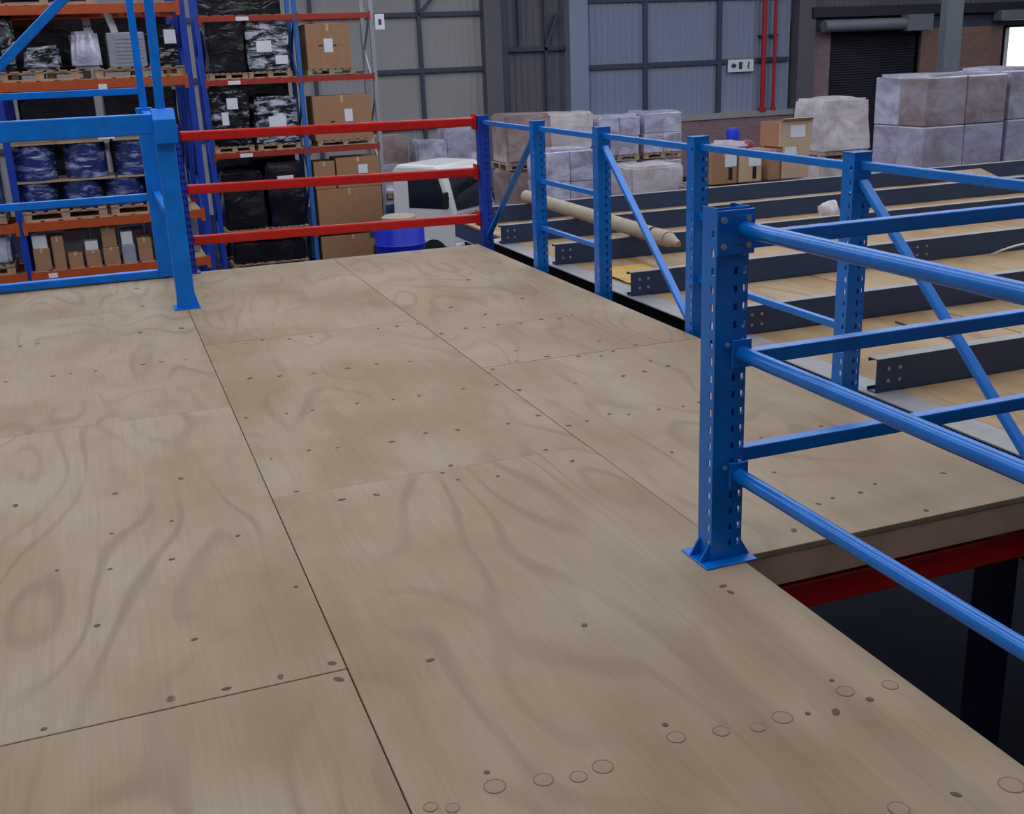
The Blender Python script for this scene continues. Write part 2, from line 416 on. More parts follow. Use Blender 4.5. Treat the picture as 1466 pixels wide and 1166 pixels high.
# ------------------------------------------------------------------ mezzanine deck
deck = thing('mezzanine_deck', 'pale plywood sheet floor of the raised mezzanine filling the foreground', 'floor deck', (0.4, 4.0, -.25))
T = .021; G = .0014
sheets = []
def sheet(x0, x1, y0, y1, dz=0, g=G, parent=deck, mat=PLY, ztop=0.0):
    b = MB().box(x0+g, x1-g, y0+g, y1-g, ztop-T+dz, ztop+dz)
    b2 = b.base(); me = b.mesh('plywood_sheet', mat, b2)
    o = bpy.data.objects.new('plywood_sheet', me); COL.objects.link(o); o.parent = parent
    o.location = Vector(b2) - wloc(parent)
    bv = o.modifiers.new('bevel', 'BEVEL'); bv.width = .0025; bv.segments = 2
    return o
for x0, x1, ys in ((-3.2, -2.0, (-.6, 1.2, 3.6, 6.0, 8.38)), (-2.0, -.8, (-.02, 2.38, 4.78, 7.18, 8.38)), (-.8, .4, (-.02, 2.38, 4.78, 7.18, 8.38)),
                   (.4, 1.6, (-1.2, 1.19, 3.59, 5.99, 8.38)), (1.6, 2.8, (2.507, 4.83, 7.2, 8.38))):
    for y0, y1 in zip(ys[:-1], ys[1:]):
        sheets.append((x0, x1, y0, y1, sheet(x0, x1, y0, y1, random.uniform(-.001, .001),   .0012 if x0 > 1 else G)))
SCREWS = [(1.25,5.99),(1.35,5.9),(1.46,5.9),(1.58,5.9),(1.63,5.6),(1.79,5.65),(1.88,5.61),(1.98,5.64),(2.1,5.6),(2.24,5.64),(2.34,5.6),(2.44,5.65),(2.25,6.98),(1.88,6.21),(2.0,5.92),(2.35,6.22),(1.32,5.12),(1.16,5.16),(1.01,5.15),(1.64,4.78),(1.79,4.86),(1.96,4.87),(2.1,4.8),(2.2,4.75),(2.29,4.8),(1.86,5.05),(2.32,5.03),(2.45,4.86),(2.37,4.55),(2.26,4.4),(2.4,4.43),(2.14,4.38),(1.9,4.38),(1.08,4.53),(0.92,4.55),(1.2,4.53),(1.41,4.54),(1.57,4.53),(1.63,4.4),(1.57,4.02),(1.63,3.84),(1.72,3.86),(1.84,3.9),(1.91,3.86),(2.05,3.86),(2.16,3.85),(1.42,3.98),(0.93,3.98),(1.08,4.02),(1.21,4.0),(0.72,4.01),(1.48,3.46),(1.04,3.47),(1.18,3.44),(1.01,3.56),(1.06,3.62),(0.74,3.46),(0.62,3.47),(1.85,3.38),(1.44,3.62),(0.14,7.28),(0.13,7.94),(-0.55,6.51),(-0.46,6.52),(0.09,6.51),(0.32,6.5),(0.28,5.73),(0.16,5.75),(0.07,5.74),(-0.16,5.73),(-0.28,5.74),(-0.36,5.73),(-0.58,5.73),(0.71,5.96),(0.85,5.91),(0.97,5.9),(0.61,5.92),(0.54,5.2),(0.68,5.17),(0.84,5.14),(0.61,4.55),(0.72,4.54),(0.44,4.57),(0.46,4.0),(0.61,4.03),(0.12,3.94),(-0.11,3.89),(-0.44,3.93),(0.49,3.62),(0.06,3.54),(-0.13,3.52),(0.25,3.32),(-0.29,3.3),(-0.14,3.24),(0.04,3.23),(-0.18,2.88),(0.36,2.88),(0.06,2.69),(-0.3,2.41),(-0.02,2.42),(0.11,2.41),(0.24,2.41),(0.37,2.42),(0.37,2.34),(2.51,3.38),(2.23,3.37),(2.31,2.8),(2.11,2.76),(2.22,2.76),(2.04,2.74),(2.58,2.78),(1.85,2.6),(2.31,2.55),(2.25,3.86),(1.65,2.79),(2.07,3.04),(1.46,2.37),(1.46,2.33),(1.44,1.85),(1.47,1.75),(1.41,1.41),(1.31,1.76),(1.37,1.74),(0.6,2.33),(1.02,2.33),(0.58,1.85),(1.0,1.85)]
PLUGS = [(1.1,1.78,.9),(1.18,1.76,.8),(1.25,1.77,1.1),(1.44,1.8,1),(1.55,1.78,.9),(1.53,1.39,1.2),(1.28,1.42,1),(0.58,1.8,1.1),(0.68,1.78,1),(0.75,1.76,.9),(0.81,1.77,1.1),(1.0,1.8,1),(0.44,1.79,.7),(0.48,1.77,.7),(-.02,2.42,.6)]
def disc_mesh(name, r, h, mat, n=14, sx=1.0, hollow=None):
    b = MB()
    if hollow is None:
        b.lathe([(r, 0), (r, h*.6), (r*.9, h)], n)
    else:
        ri = r*hollow; i = 0
        for rr, z in ((r, 0), (r, h), (ri, h), (ri, 0)):
            for k in range(n):
                t = 2*math.pi*k/n; b.v.append((rr*math.cos(t), rr*math.sin(t), z))
        for j in range(4):
            for k in range(n):
                k2 = (k+1) % n; j2 = (j+1) % 4; b.f.append((j*n+k, j*n+k2, j2*n+k2, j2*n+k))
    b.v = [(x*sx, y, z) for x, y, z in b.v]
    return b.mesh(name, mat)
ME_SCREW = [disc_mesh('screw_head', .0085, .0012, KNOT, 8, s) for s in (1.0, 1.7, 1.3)]
ME_PLUG = disc_mesh('wood_plug', .021, .0008, PLUG, 16)
ME_RING = disc_mesh('glue_ring', .0215, .0012, PLUG_RING, 20, 1, .88)
def on_sheet(x, y):
    for x0, x1, y0, y1, o in sheets:
        if x0 < x < x1 and y0 < y < y1: return o
def put(me, name, x, y, s, parent):
    o = bpy.data.objects.new(name, me); COL.objects.link(o); o.parent = parent
    p = wloc(parent); o.location = (x-p.x, y-p.y, T); o.scale = (s, s, 1); o.rotation_euler.z = random.uniform(0, 6)
    return o
for x, y in SCREWS:
    sh = on_sheet(x, y)
    if sh: put(random.choice(ME_SCREW), 'screw_head', x, y, random.uniform(.7, 1.15)*(1.0+.12*max(0, y-3)), sh)
for x, y, s in PLUGS:
    sh = on_sheet(x, y)
    if sh: put(ME_PLUG, 'wood_plug', x, y, s, sh); put(ME_RING, 'glue_ring', x, y, s, sh)
for x, y0, y1 in ((-2.0, -.02, 8.3), (-.8, -.02, 8.3), (.4, -.02, 8.3), (1.6, 2.52, 8.3)):
    MB().box(x-.03, x+.03, y0, y1, -.05, -T-.0015).build('seam_batten', TIMBER, deck)
for x0, x1, y0, y1, o in sheets:
    if y0 > 0: MB().box(x0+.035, x1-.035, y0-.03, y0+.03, -.05, -T-.0015).build('seam_batten', TIMBER, deck) if y0 > 1.3 and y0 != 2.507 else None
# edge timbers and framing under the boards
MB().box(1.60, 2.80, 2.51, 2.55, -.12, -T).build('edge_timber', TIMBER, deck)
MB().box(1.555, 1.598, -1.2, 2.507, -.12, -T-.001).build('edge_timber', TIMBER, deck)
MB().box(1.62, 2.80, 2.54, 2.60, -.245, -.15).build('red_edge_beam', RED, deck, .006)
MB().box(-3.2, 2.8, 8.30, 8.37, -.2, -T-.001).build('edge_beam', STEEL_DARK, deck)
for k in range(17):
    y = -.9 + k*.6
    if y < 8.3: MB().box(-3.2, 1.55 if y < 2.6 else 2.79, y-.025, y+.025, -.2, -.052).build('deck_joist', STEEL_DARK, deck)
for x, y in ((-3.0, 8.1), (.4, 8.1), (2.6, 8.1), (-3.0, 2.7), (2.83, 2.75), (1.45, -.8), (-3.0, -.8)):
    MB().box(x-.05, x+.05, y-.05, y+.05, GZ, -.201).build('support_column', BLUE_SHADED, deck)

# ------------------------------------------------------------------ right-hand railing of blue perforated posts
rail = thing('deck_railing', 'long blue perforated-post railing along the right edge of the plywood deck', 'railing', (2.85, 5.4, -.02))
PY = (8.32, 7.16, 6.12, 4.97, 3.70, 2.62)
for i, y in enumerate(PY):
    upright(rail, 2.858, y, -.25, 1.26, .085, .075, BLUE if i else BLUE_RACK)
    MB().box(2.813, 2.903, y-.0405, y+.0405, 1.009, 1.014).build('post_cap', BLUE, rail)
for a, b in zip(PY[:-1], PY[1:]):
    MB().bar((2.858, a-.037, .962), (2.858, b+.037, .955), .03, .034).build('top_rail', BLUE, rail, .004)
for i in (0, 2, 4):
    MB().bar((2.858, PY[i+1]+.05, .03) if i else (2.858, PY[0]-.05, .08), (2.858, PY[i]-.04, .90) if i else (2.858, PY[1]+.04, .92), .022, .042, (1,0,0)).build('diagonal_brace', BLUE, rail, .004)
for i in (1, 3):
    for z in (.61, .285):
        MB().bar((2.858, PY[i]-.037, z), (2.858, PY[i+1]+.037, z), .028, .032).build('mid_rail', BLUE, rail, .004)
# edge channel under the railing; its black holds the shade of the recess
edge = thing('edge_channel', 'long steel edge channel coloured black for shade, with grey flange beside the plywood deck', 'steel beam', (2.98, 6.2, -.3))
MB().box(2.803, 2.812, 2.3, 8.75, -.3, -.03).box(2.812, 3.02, 2.3, 8.75, -.3, -.25).build('shade_black_channel', STEEL_BLACK, edge)
MB().box(3.02, 3.149, 2.3, 8.75, -.3, -.037).build('shade_black_web', STEEL_BLACK, edge)
MB().box(3.0, 3.149, 2.3, 8.75, -.037, -.03).build('grey_flange', LEDGE, edge)
for y in (2.5, 6.2, 8.6): MB().box(2.95, 3.05, y-.05, y+.05, GZ, -.3).build('support_column', BLUE_SHADED, edge)

# ------------------------------------------------------------------ unfinished deck to the right: boards, joists, loose things
deck2 = thing('unfinished_deck', 'raw plywood boards lying beneath the loose dark joists right of railing', 'floor deck', (7, 6.2, -.2))
for i in range(6):
    for j in range(4):
        sheet(3.15+i*1.2, 3.15+(i+1)*1.2, 2.2+j*2.0, 2.2+(j+1)*2.0, random.uniform(-.002, .002), .003, deck2, PLY_FAR, -.032)
MB().box(3.16, 10.3, 2.25, 10.15, -.2, -.056).build('under_frame', STEEL_DARK, deck2)
for x in (6.0, 10.0):
    for y in (2.6, 9.8): MB().box(x-.05, x+.05, y-.05, y+.05, GZ, -.2).build('support_column', BLUE_SHADED, deck2)
J = [(3.71, 3.03, 'nearest'), (4.87, 3.08, 'second nearest'), (6.05, 3.015, 'third nearest'), (7.31, 3.03, 'fourth nearest'), (8.44, 3.02, 'fifth nearest'), (9.62, 3.28, 'farthest')]
for y, x, w in J:
    t = thing('steel_joist', w + ' dark steel channel joist lying across the boards right of the railing', 'joist', (x, y, -.03), 'loose dark joists')
    L = 10.2
    cz = [(y, -.028), (y+.06, -.028), (y+.06, -.012), (y+.056, -.012), (y+.056, -.024), (y+.004, -.024), (y+.004, .116), (y+.056, .116), (y+.056, .104), (y+.06, .104), (y+.06, .12), (y, .12)]
    MB().prism(cz, 'x', x, L).build('channel', STEEL_DARK, t)
    MB().box(x, L, y-.001, y+.061, .1205, .1225).build('lit_top_flange', STEEL_LIT, t)  # thin pale cap, the light along the flange put into its colour
    for bx in (.06, .12) + ((2.2, 2.28) if y > 5 else (2.6, 2.68)):
        for bz in (.02, .075): bolt(t, (x+bx, y, bz), (0, -1, 0), .009, .006)
rl = thing('cardboard_tube', 'long beige cardboard roll lying across the dark joists behind railing', 'tube', (3.7, 8.3, .12))
MB().cyl((3.76, 9.75, .178), (3.66, 6.75, .178), .056, 20).build('roll', CARD_TUBE, rl)
MB().cyl((3.66, 6.75, .178), (3.655, 6.60, .165), .05, 16, .02).build('crumpled_end', CARD_TUBE, rl)
MB().cyl((3.668, 7.0, .178), (3.6666, 6.96, .178), .0575, 20).build('dark_strap', STEEL_BLACK, rl)
import bmesh
def lumpy(name, cx, cy, z0, sx, sy, sz, mat, seed, amp=.25, parent=None, flat=True, sub=3):
    bm = bmesh.new(); bmesh.ops.create_icosphere(bm, subdivisions=sub, radius=1)
    from mathutils import noise as nz
    for v in bm.verts:
        n = nz.noise(v.co*1.7+Vector((seed, seed*1.3, 0)))*amp + nz.noise(v.co*4+Vector((0, seed, 3)))*amp*.4
        v.co *= 1+n
        if flat and v.co.z < -.55: v.co.z = -.55
        v.co = Vector((v.co.x*sx, v.co.y*sy, (v.co.z+.55)*sz/1.55))
    me = bpy.data.meshes.new(name); bm.to_mesh(me); bm.free()
    me.polygons.foreach_set('use_smooth', [True]*len(me.polygons)); me.materials.append(mat)
    o = bpy.data.objects.new(name, me); COL.objects.link(o); o.location = (cx, cy, z0); o.parent = parent
    return o
ys = MB()
for i in range(9):
    for j in range(5):
        ys.v.append((3.17+i*.05+.01*math.sin(j*2), 6.38+j*.15+.015*math.sin(i), -.028+.012*abs(math.sin(i*1.3+j*.8))))
for i in range(8):
    for j in range(4): ys.f.append((i*5+j, i*5+j+5, i*5+j+6, i*5+j+1))
yo = tag(ys.build('plastic_sheet', YELLOW), 'crumpled yellow plastic sheet on the boards between two dark joists', 'sheet')
yo.modifiers.new('s', 'SOLIDIFY').thickness = .003
yo.modifiers.new('sub', 'SUBSURF').levels = 1
tag(lumpy('plastic_bag', 5.95, 8.05, -.03, .09, .09, .17, FILM_WHITE, 3.1, .4), 'small white plastic bag slumped between dark joists', 'bag')
tag(MB().tube([(5.98+1.35*math.cos(t)*.12+.0, 5.2+.25*t, -.025+.13*math.sin(t)) for t in [k*math.pi/12 for k in range(13)]], .007).build('white_cable', PLASTIC_W), 'thin white cable looped up beside the dark joists at right', 'cable')
tag(MB().tube([(3.95, 3.9+.09*k, -.026) for k in range(10)], .005).build('dark_cord', CHAIN), 'thin dark cord lying on boards between the two nearest joists', 'cord')
lp = thing('wood_offcut', 'pale plywood offcut leaning on far joists at the right', 'board', (8.3, 8.9, -.03))
MB().quadbox([(8.0,8.75,-.03),(8.8,8.75,-.03),(8.8,8.77,-.03),(8.0,8.77,-.03),(8.1,9.0,.16),(8.5,9.0,.16),(8.5,9.02,.16),(8.1,9.02,.16)]).build('board', PLY_FAR, lp)

# ------------------------------------------------------------------ near railing round the stair opening
near = thing('corner_railing', 'blue corner railing with perforated post and round tubes beside deck opening', 'railing', (1.55, 2.52, 0))
NX, NY = 1.552, 2.545
upright(near, NX, NY, .006, 1.02, .10, .075)
ft = MB().box(NX-.085, NX+.085, NY-.075, NY+.075, 0, .006)
ft.build('base_plate', BLUE, near, .002)
for s in (-1, 1):
    MB().prism([(NX+s*.051, .006), (NX+s*.083, .006), (NX+s*.051, .06)], 'y', NY-.03, NY-.024).build('gusset', BLUE, near)
    MB().prism([(NX+s*.051, .006), (NX+s*.083, .006), (NX+s*.051, .06)], 'y', NY+.024, NY+.03).build('gusset', BLUE, near)
MB().box(NX-.053, NX+.062, NY-.046, NY-.0385, .90, 1.02).build('top_bracket', BLUE, near, .002)
for x, z in ((NX-.035, .995), (NX-.035, .925), (NX+.04, .995), (NX+.04, .925)): bolt(near, (x, NY-.046, z), (0, -1, 0), .0085, .008)
for z in (.966, .625, .265):
    tb = MB().cyl((NX+.03, NY-.05, z), (NX+.03, .62, z), .0215, 20).build('tube_rail', BLUE, near)
    MB().box(NX+.0, NX+.06, NY-.05, NY-.038, z-.04, z+.04).build('tube_bracket', BLUE, near, .002)
    bolt(near, (NX-.012, NY-.039, z+.028), (0, -1, 0), .007, .006)
for z in (.93, .60, .318):
    MB().box(NX+.052, 2.806, NY-.028, NY+.012, z-.021, z+.021).build('cross_rail', BLUE, near, .004)
upright(near, NX+.03, .60, 0, 1.02, .10, .075, flip=True)

# ------------------------------------------------------------------ red rails at the far edge
rr = thing('red_guard_rails', 'three red horizontal guard rails closing the far edge of the deck', 'railing', (1.7, 8.36, 0))
for z0, z1 in ((.986, .966), (.608, .580), (.238, .212)):
    MB().bar((.575, 8.36, z0), (2.806, 8.36, z1), .045, .07).build('rail', RED, rr, .012)
    MB().box(2.797, 2.806, 8.31, 8.41, z1-.06, z1+.06).build('end_plate', RED, rr)
upright(rr, .535, 8.36, 0, 1.06, .08, .075, BLUE_RACK)
MB().box(.47, .60, 8.30, 8.42, 0, .006).build('base_plate', BLUE_RACK, rr)

# ------------------------------------------------------------------ pallet gate at the left
gate = thing('pallet_gate', 'bright blue swing-over pallet gate frame at the left edge of deck', 'gate', (-.6, 7.7, 0))
MB().box(.345, .455, 7.05, 7.15, .006, 1.16).build('front_post', BLUE_GATE, gate, .006)
MB().box(.32, .48, 7.02, 7.18, 0, .008).build('base_plate', BLUE_GATE, gate)
MB().prism([(.335, .008), (.475, .008), (.455, .10), (.345, .10)], 'y', 7.045, 7.052).build('foot_gusset', BLUE_GATE, gate)
MB().box(.30, .41, 8.24, 8.34, .006, 1.2).build('rear_post', BLUE_GATE, gate, .006)
MB().box(.33, .38, 8.27, 8.31, 1.2, 3.0).build('tall_arm', BLUE_GATE, gate, .004)
MB().bar((.395, 7.10, 1.1), (.425, 7.10, 2.4), .055, .04, (0,1,0)).build('tall_arm', BLUE_GATE, gate, .004)
MB().prism([(7.0, 1.02), (7.0, 1.16), (7.06, 1.22), (7.16, 1.22), (7.22, 1.1), (7.22, 1.02)], 'x', .34, .472).build('pivot_plate', BLUE_GATE, gate, .004)
MB().cyl((.33, 7.1, 1.1), (.482, 7.1, 1.1), .025, 14).build('pivot_pin', BLUE_RACK, gate)
MB().box(-2.4, .35, 7.04, 7.12, 1.075, 1.195).build('gate_beam', BLUE_GATE, gate, .008)
MB().box(-2.4, .33, 8.27, 8.31, 1.29, 1.335).build('gate_bar', BLUE_GATE, gate, .004)
MB().box(-2.4, .30, 8.26, 8.31, .56, .61).build('gate_bar', BLUE_GATE, gate, .004)
MB().box(-2.4, .30, 8.25, 8.32, .008, .062).build('kick_bar', BLUE_GATE, gate, .006)
MB().bar((-.90, 7.08, 1.09), (.30, 7.08, 2.16), .05, .075, (0,1,0)).build('diagonal_arm', BLUE_GATE, gate, .006)
MB().bar((.37, 7.12, 1.12), (.36, 8.26, 1.15), .05, .06).build('side_bar', BLUE_GATE, gate, .004)
MB().bar((.36, 7.15, .6), (.36, 8.25, .6), .04, .05).build('side_bar', BLUE_GATE, gate, .004)
MB().box(-2.5, -2.39, 7.05, 7.15, 0, 1.2).build('front_post', BLUE_GATE, gate, .006)
MB().box(-2.5, -2.39, 8.24, 8.34, 0, 1.35).build('rear_post', BLUE_GATE, gate, .006)

# ------------------------------------------------------------------ pallets, loads, cartons, drums
def pallet_mesh(w, d, h=.14):
    b = MB(); n = 7; bw = w/n*.72
    for k in range(n):
        x = -w/2+bw/2+k*(w-bw)/(n-1); b.box(x-bw/2, x+bw/2, -d/2, d/2, h-.022, h)
    for y in (-d/2+.06, 0, d/2-.06):
        b.box(-w/2, w/2, y-.045, y+.045, h-.044, h-.022)
        for x in (-w/2+.06, 0, w/2-.06): b.box(x-.06, x+.06, y-.045, y+.045, .022, h-.044)
    for y in (-d/2+.06, 0, d/2-.06): b.box(-w/2, w/2, y-.045, y+.045, 0, .022)
    return b.mesh('pallet', PALLET)
_pm = {}
def pallet(x, y, z, w, d, label=None, parent=None, group=None):
    k = (round(w, 2), round(d, 2))
    if k not in _pm: _pm[k] = pallet_mesh(*k)
    o = bpy.data.objects.new('pallet', _pm[k]); COL.objects.link(o); o.parent = parent
    p = wloc(parent) if parent else Vector((0,0,0))
    o.location = (x-p.x, y-p.y, z-p.z)
    if label: tag(o, label, 'pallet', group)
    return o
from mathutils import noise as NZ
def load_mesh(w, d, h, mat, seed, amp=.03, step=.12, taper=0.0):
    bm = bmesh.new(); bmesh.ops.create_cube(bm, size=1)
    for v in bm.verts: v.co = Vector((v.co.x*w, v.co.y*d, (v.co.z+.5)*h))
    bmesh.ops.bevel(bm, geom=[e for e in bm.edges], offset=.05, segments=2, affect='EDGES')
    bmesh.ops.subdivide_edges(bm, edges=[e for e in bm.edges if e.calc_length() > step*2], cuts=8, use_grid_fill=True)
    for v in bm.verts:
        p = v.co*1.0+Vector((seed*3.1, seed*1.7, seed))
        n = Vector((NZ.noise(p*2.2), NZ.noise(p*2.2+Vector((9,0,0))), NZ.noise(p*1.6+Vector((0,9,0)))))
        n2 = NZ.noise(Vector((p.x*7, p.y*7, p.z*2)))*.4
        s = 1 - taper*(v.co.z/h)
        v.co = Vector((v.co.x*s, v.co.y*s, v.co.z)) + Vector((n.x+n2, n.y+n2, n.z*.8 if v.co.z > h*.4 else 0))*amp
        v.co.z = max(0, v.co.z)
    bmesh.ops.recalc_face_normals(bm, faces=bm.faces)
    me = bpy.data.meshes.new('load'); bm.to_mesh(me); bm.free()
    me.polygons.foreach_set('use_smooth', [True]*len(me.polygons)); me.set_sharp_from_angle(angle=math.radians(40))
    me.materials.append(mat); return me
_seed = [1.0]
def wrapped(x, y, z, w, d, h, mat, label, name='wrapped_pallet', group=None, amp=.03, taper=0.0, cat='wrapped goods', sheet_label=None, pal=True, inset=.04):
    """goods in film on a pallet; x,y = centre, z = bottom"""
    _seed[0] += 1.37
    t = thing(name, label, cat, (x, y, z), group)
    hp = 0
    if pal: pallet(x, y, z, w, d, None, t); hp = .14
    o = bpy.data.objects.new('film_wrapped_load', load_mesh(w-inset, d-inset, h-hp-amp*.5, mat, _seed[0], amp, taper=taper)); COL.objects.link(o); o.parent = t
    o.location = (0, 0, hp)
    if sheet_label:
        for sx, sz, sw, shh in sheet_label:
            MB().box(x+sx-sw/2, x+sx+sw/2, y-d/2-.03, y-d/2+.06, z+sz-shh/2, z+sz+shh/2).build('paper_label', PAPER, t)
    return t
def boxed(x, y, z, w, d, h, mat, label, group, n=(3, 2, 3), seed=0, base=None):
    """pallet of film-covered cartons, each carton a part"""
    t = thing('wrapped_pallet', label, 'wrapped goods', (x, y, z), group)
    pallet(x, y, z, w, d, None, t)
    rnd = random.Random(seed); nx, ny, nz = n; cw, cd, ch = w/nx, d/ny, (h-.15)/nz
    for k in range(nz):
        for i in range(nx):
            for j in range(ny):
                if 0 < i < nx-1 and 0 < j < ny-1: continue
                b = MB().box(-cw/2+.002, cw/2-.002, -cd/2+.002, cd/2-.002, 0, ch-.003)
                o = bpy.data.objects.new('film_covered_carton', b.mesh('film_covered_carton', rnd.choice(mat))); COL.objects.link(o); o.parent = t
                o.location = (-w/2+cw*(i+.5)+rnd.uniform(-.012, .012), -d/2+cd*(j+.5)+rnd.uniform(-.012, .012), .14+k*ch+.003)
                o.rotation_euler.z = rnd.uniform(-.015, .015)
                bv = o.modifiers.new('bevel', 'BEVEL'); bv.width = .018; bv.segments = 2
    cap = bpy.data.objects.new('film_cover', load_mesh(w*.98, d*.98, .10, mat[-1], seed+.3, .035)); COL.objects.link(cap); cap.parent = t
    cap.location = (0, 0, h-.07)
    return t
def carton(x0, x1, y0, y1, z0, z1, label, mat=CARTON, sheet=None, group='cartons', tape=True, hand=False, mark=None):
    t = thing('carton', label, 'box', ((x0+x1)/2, (y0+y1)/2, z0), group)
    MB().box(x0, x1, y0, y1, z0, z1).build('box_body', mat, t, min(.012, (x1-x0)*.05))
    if tape: 
        m = (x0+x1)/2; tw = min(.03, (x1-x0)*.08)
        MB().box(m-tw, m+tw, y0-.002, y1+.002, z1-.003, z1+.002).build('packing_tape', CARTON2 if mat is CARTON else CARTON, t)
        MB().box(m-tw, m+tw, y0-.003, y0, z1-(z1-z0)*.16, z1).build('packing_tape', CARTON2 if mat is CARTON else CARTON, t)
    if sheet:
        sx, sz, sw, sh = sheet; cx = x0+(x1-x0)*sx; cz = z0+(z1-z0)*sz
        MB().box(cx-sw/2, cx+sw/2, y0-.006, y0-.001, cz-sh/2, cz+sh/2).build('paper_label', PAPER, t)
    if mark:
        sx, sz, sw, sh = mark; cx = x0+(x1-x0)*sx; cz = z0+(z1-z0)*sz
        MB().box(cx-sw/2, cx+sw/2, y0-.006, y0-.001, cz-sh/2, cz+sh/2).build('dark_print', DARK_GOODS, t)
    if hand:
        cz = z0+(z1-z0)*hand
        for f in (.32, .64):
            cx = x0+(x1-x0)*f; MB().box(cx-.05, cx+.05, y0-.004, y0-.001, cz-.018, cz+.018).build('hand_hole', DARK_GOODS, t)
    return t

# ------------------------------------------------------------------ left pallet rack (front face y = 18)
def rack(label, xs, yf, dep, levels, bh, post_mats, beam_mats, ztop, plate=True):
    r = thing('pallet_rack', label, 'rack', ((xs[0]+xs[-1])/2, yf+dep/2, GZ))
    for x, pm in zip(xs, post_mats):
        for y in (yf+.06, yf+dep-.06):
            MB().box(x-.05, x+.05, y-.06, y+.06, GZ, ztop).build('upright_post', pm, r)
            MB().box(x-.09, x+.09, y-.09, y+.09, GZ, GZ+.01).build('foot_plate', pm, r)
        z = GZ+.2; k = 0
        while z+1.0 < ztop:
            a, b = (yf+.1, yf+dep-.1) if k % 2 == 0 else (yf+dep-.1, yf+.1)
            MB().bar((x, a, z), (x, b, z+.95), .03, .05, (1,0,0)).build('frame_brace', pm, r); z += 1.0; k += 1
    for (xa, xb), bm_ in zip(zip(xs[:-1], xs[1:]), beam_mats):
        for z in levels:
            for y in (yf-.01, yf+dep-.04):
                MB().box(xa+.05, xb-.05, y, y+.05, z-bh, z).build('beam', bm_, r)
            for x in (xa+.055, xb-.055):
                MB().box(x-.03, x+.03, yf-.02, yf-.01, z-bh-.05, z+.03).build('beam_connector', bm_, r)
    return r
LR = rack('nearer blue and orange pallet rack behind the pallet gate at left', (-4.0, -1.22, 1.50), 18.0, 1.1, (2.43, 1.38, -.65, -1.40), .13, (BLUE_RACK,)*3, (ORANGE,)*2, 4.6)
MB().box(.17, .29, 17.975, 17.988, 1.22, 1.31).build('beam_label', PAPER, LR)
MB().box(-.95, -.82, 17.975, 17.988, -1.5, -1.43).build('beam_label', PAPER, LR)
for z in (2.43, 1.38, -.65, -1.40):
    for k in range(10):
        MB().box(-1.14+k*.262, -1.14+k*.262+.2, 18.02, 19.07, z, z+.012).build('shelf_slat', PALLET, LR)
SH = .012
# rear rack, back to back with it
RB = rack('plain blue rack standing back to back behind the orange-beamed left rack', (-1.22, 1.50), 19.5, 1.1, (2.43, 1.38, -.65), .13, (BLUE_RACK,)*2, (ORANGE_SHADED,), 4.6)
for i, (x0, x1, z0, lab) in enumerate(((-1.1, 0.1, 1.38, 'dark wrapped load on rear rack behind the silver boxes'), (.2, 1.4, 1.38, 'dark wrapped load on rear rack behind the tall blue arms'), (-1.1, .1, -.65, 'dark wrapped load behind wrapped drums at far left'), (.2, 1.4, -.65, 'dark wrapped load behind the right-hand wrapped drums'))):
    wrapped((x0+x1)/2, 20.05, z0, x1-x0, 1.0, 1.0 if z0 > 0 else 1.88, FILM_DARK, lab, group='dark loads on the rear rack')

# drums on the level at z = -.65
def drum_mesh(r, h):
    b = MB(); b.lathe([(r*.96, 0), (r, .01), (r, h*.30), (r*1.03, h*.32), (r, h*.34), (r, h*.64), (r*1.03, h*.66), (r, h*.68), (r, h-.02), (r*.98, h), (r*.94, h), (r*.93, h-.02)], 24)
    return b.mesh('drum_body', FILM_BLUE)
DM = {}
def drum(x, y, z, r, h, label):
    k = (round(r, 3), round(h, 3))
    if k not in DM: DM[k] = drum_mesh(r, h)
    t = thing('drum', label, 'drum', (x, y, z), 'film-wrapped blue drums')
    o = bpy.data.objects.new('drum_body', DM[k]); COL.objects.link(o); o.parent = t
    MB().lathe([(r*.93, z+h-.018), (r*.93, z+h-.004), (r*.2, z+h-.002)], 20, (x, y)).build('drum_lid', PALLET if h > .5 else BLUE_RACK, t)
    return t
pw = [(-1.17, .03), (.09, 1.29)]
for i, (x0, x1) in enumerate(pw):
    pallet((x0+x1)/2, 18.55, -.65+SH, 1.2, 1.0, ['wooden pallet under the wrapped drums at left', 'wooden pallet under the wrapped drums nearest the blue gate post'][i], None, 'pallets in the left rack')
zt = -.65+SH+.14
for i, x in enumerate((-.92, -.28, .34, .97)):
    w = ('leftmost', 'second from left', 'third from left', 'rightmost')[i]
    for j, y in enumerate((18.36, 18.86)):
        if j and i > 3: continue
        drum(x, y, zt, .285 if j == 0 else .2, .42, f'{w} {"front" if j == 0 else "rear"} drum of lower wrapped tier in the left rack')
tags = ('leftmost', 'middle', 'right-hand')
for i, (x, w) in enumerate(((-.9, .7), (-.17, .78), (.56, .6))):
    MB_ = MB().box(x-w/2, x+w/2, 18.06, 18.95, zt+.42, zt+.445).build('layer_board', PALLET)
    tag(MB_, f'{tags[i]} thin wooden board between two tiers of wrapped drums', 'board', 'layer boards')
    drum(x, 18.40, zt+.445, .31, .53, f'{tags[i]} drum of upper wrapped tier in the left rack')
    b = MB().box(x-w/2, x+w/2, 18.06, 18.85, zt+.975, zt+1.0).build('cover_board', PALLET)
    tag(b, f'{tags[i]} wooden cover board on top of wrapped drums', 'board', 'cover boards')
carton(.05, .30, 18.1, 18.5, zt+1.0, zt+1.16, 'white paper box on the cover board of middle drum', PAPER, tape=False, group='boxes in the left rack')
carton(-1.05, -.6, 18.12, 18.6, zt+1.0, zt+1.12, 'flat brown box on the cover board of leftmost drum', CARTON, group='boxes in the left rack')
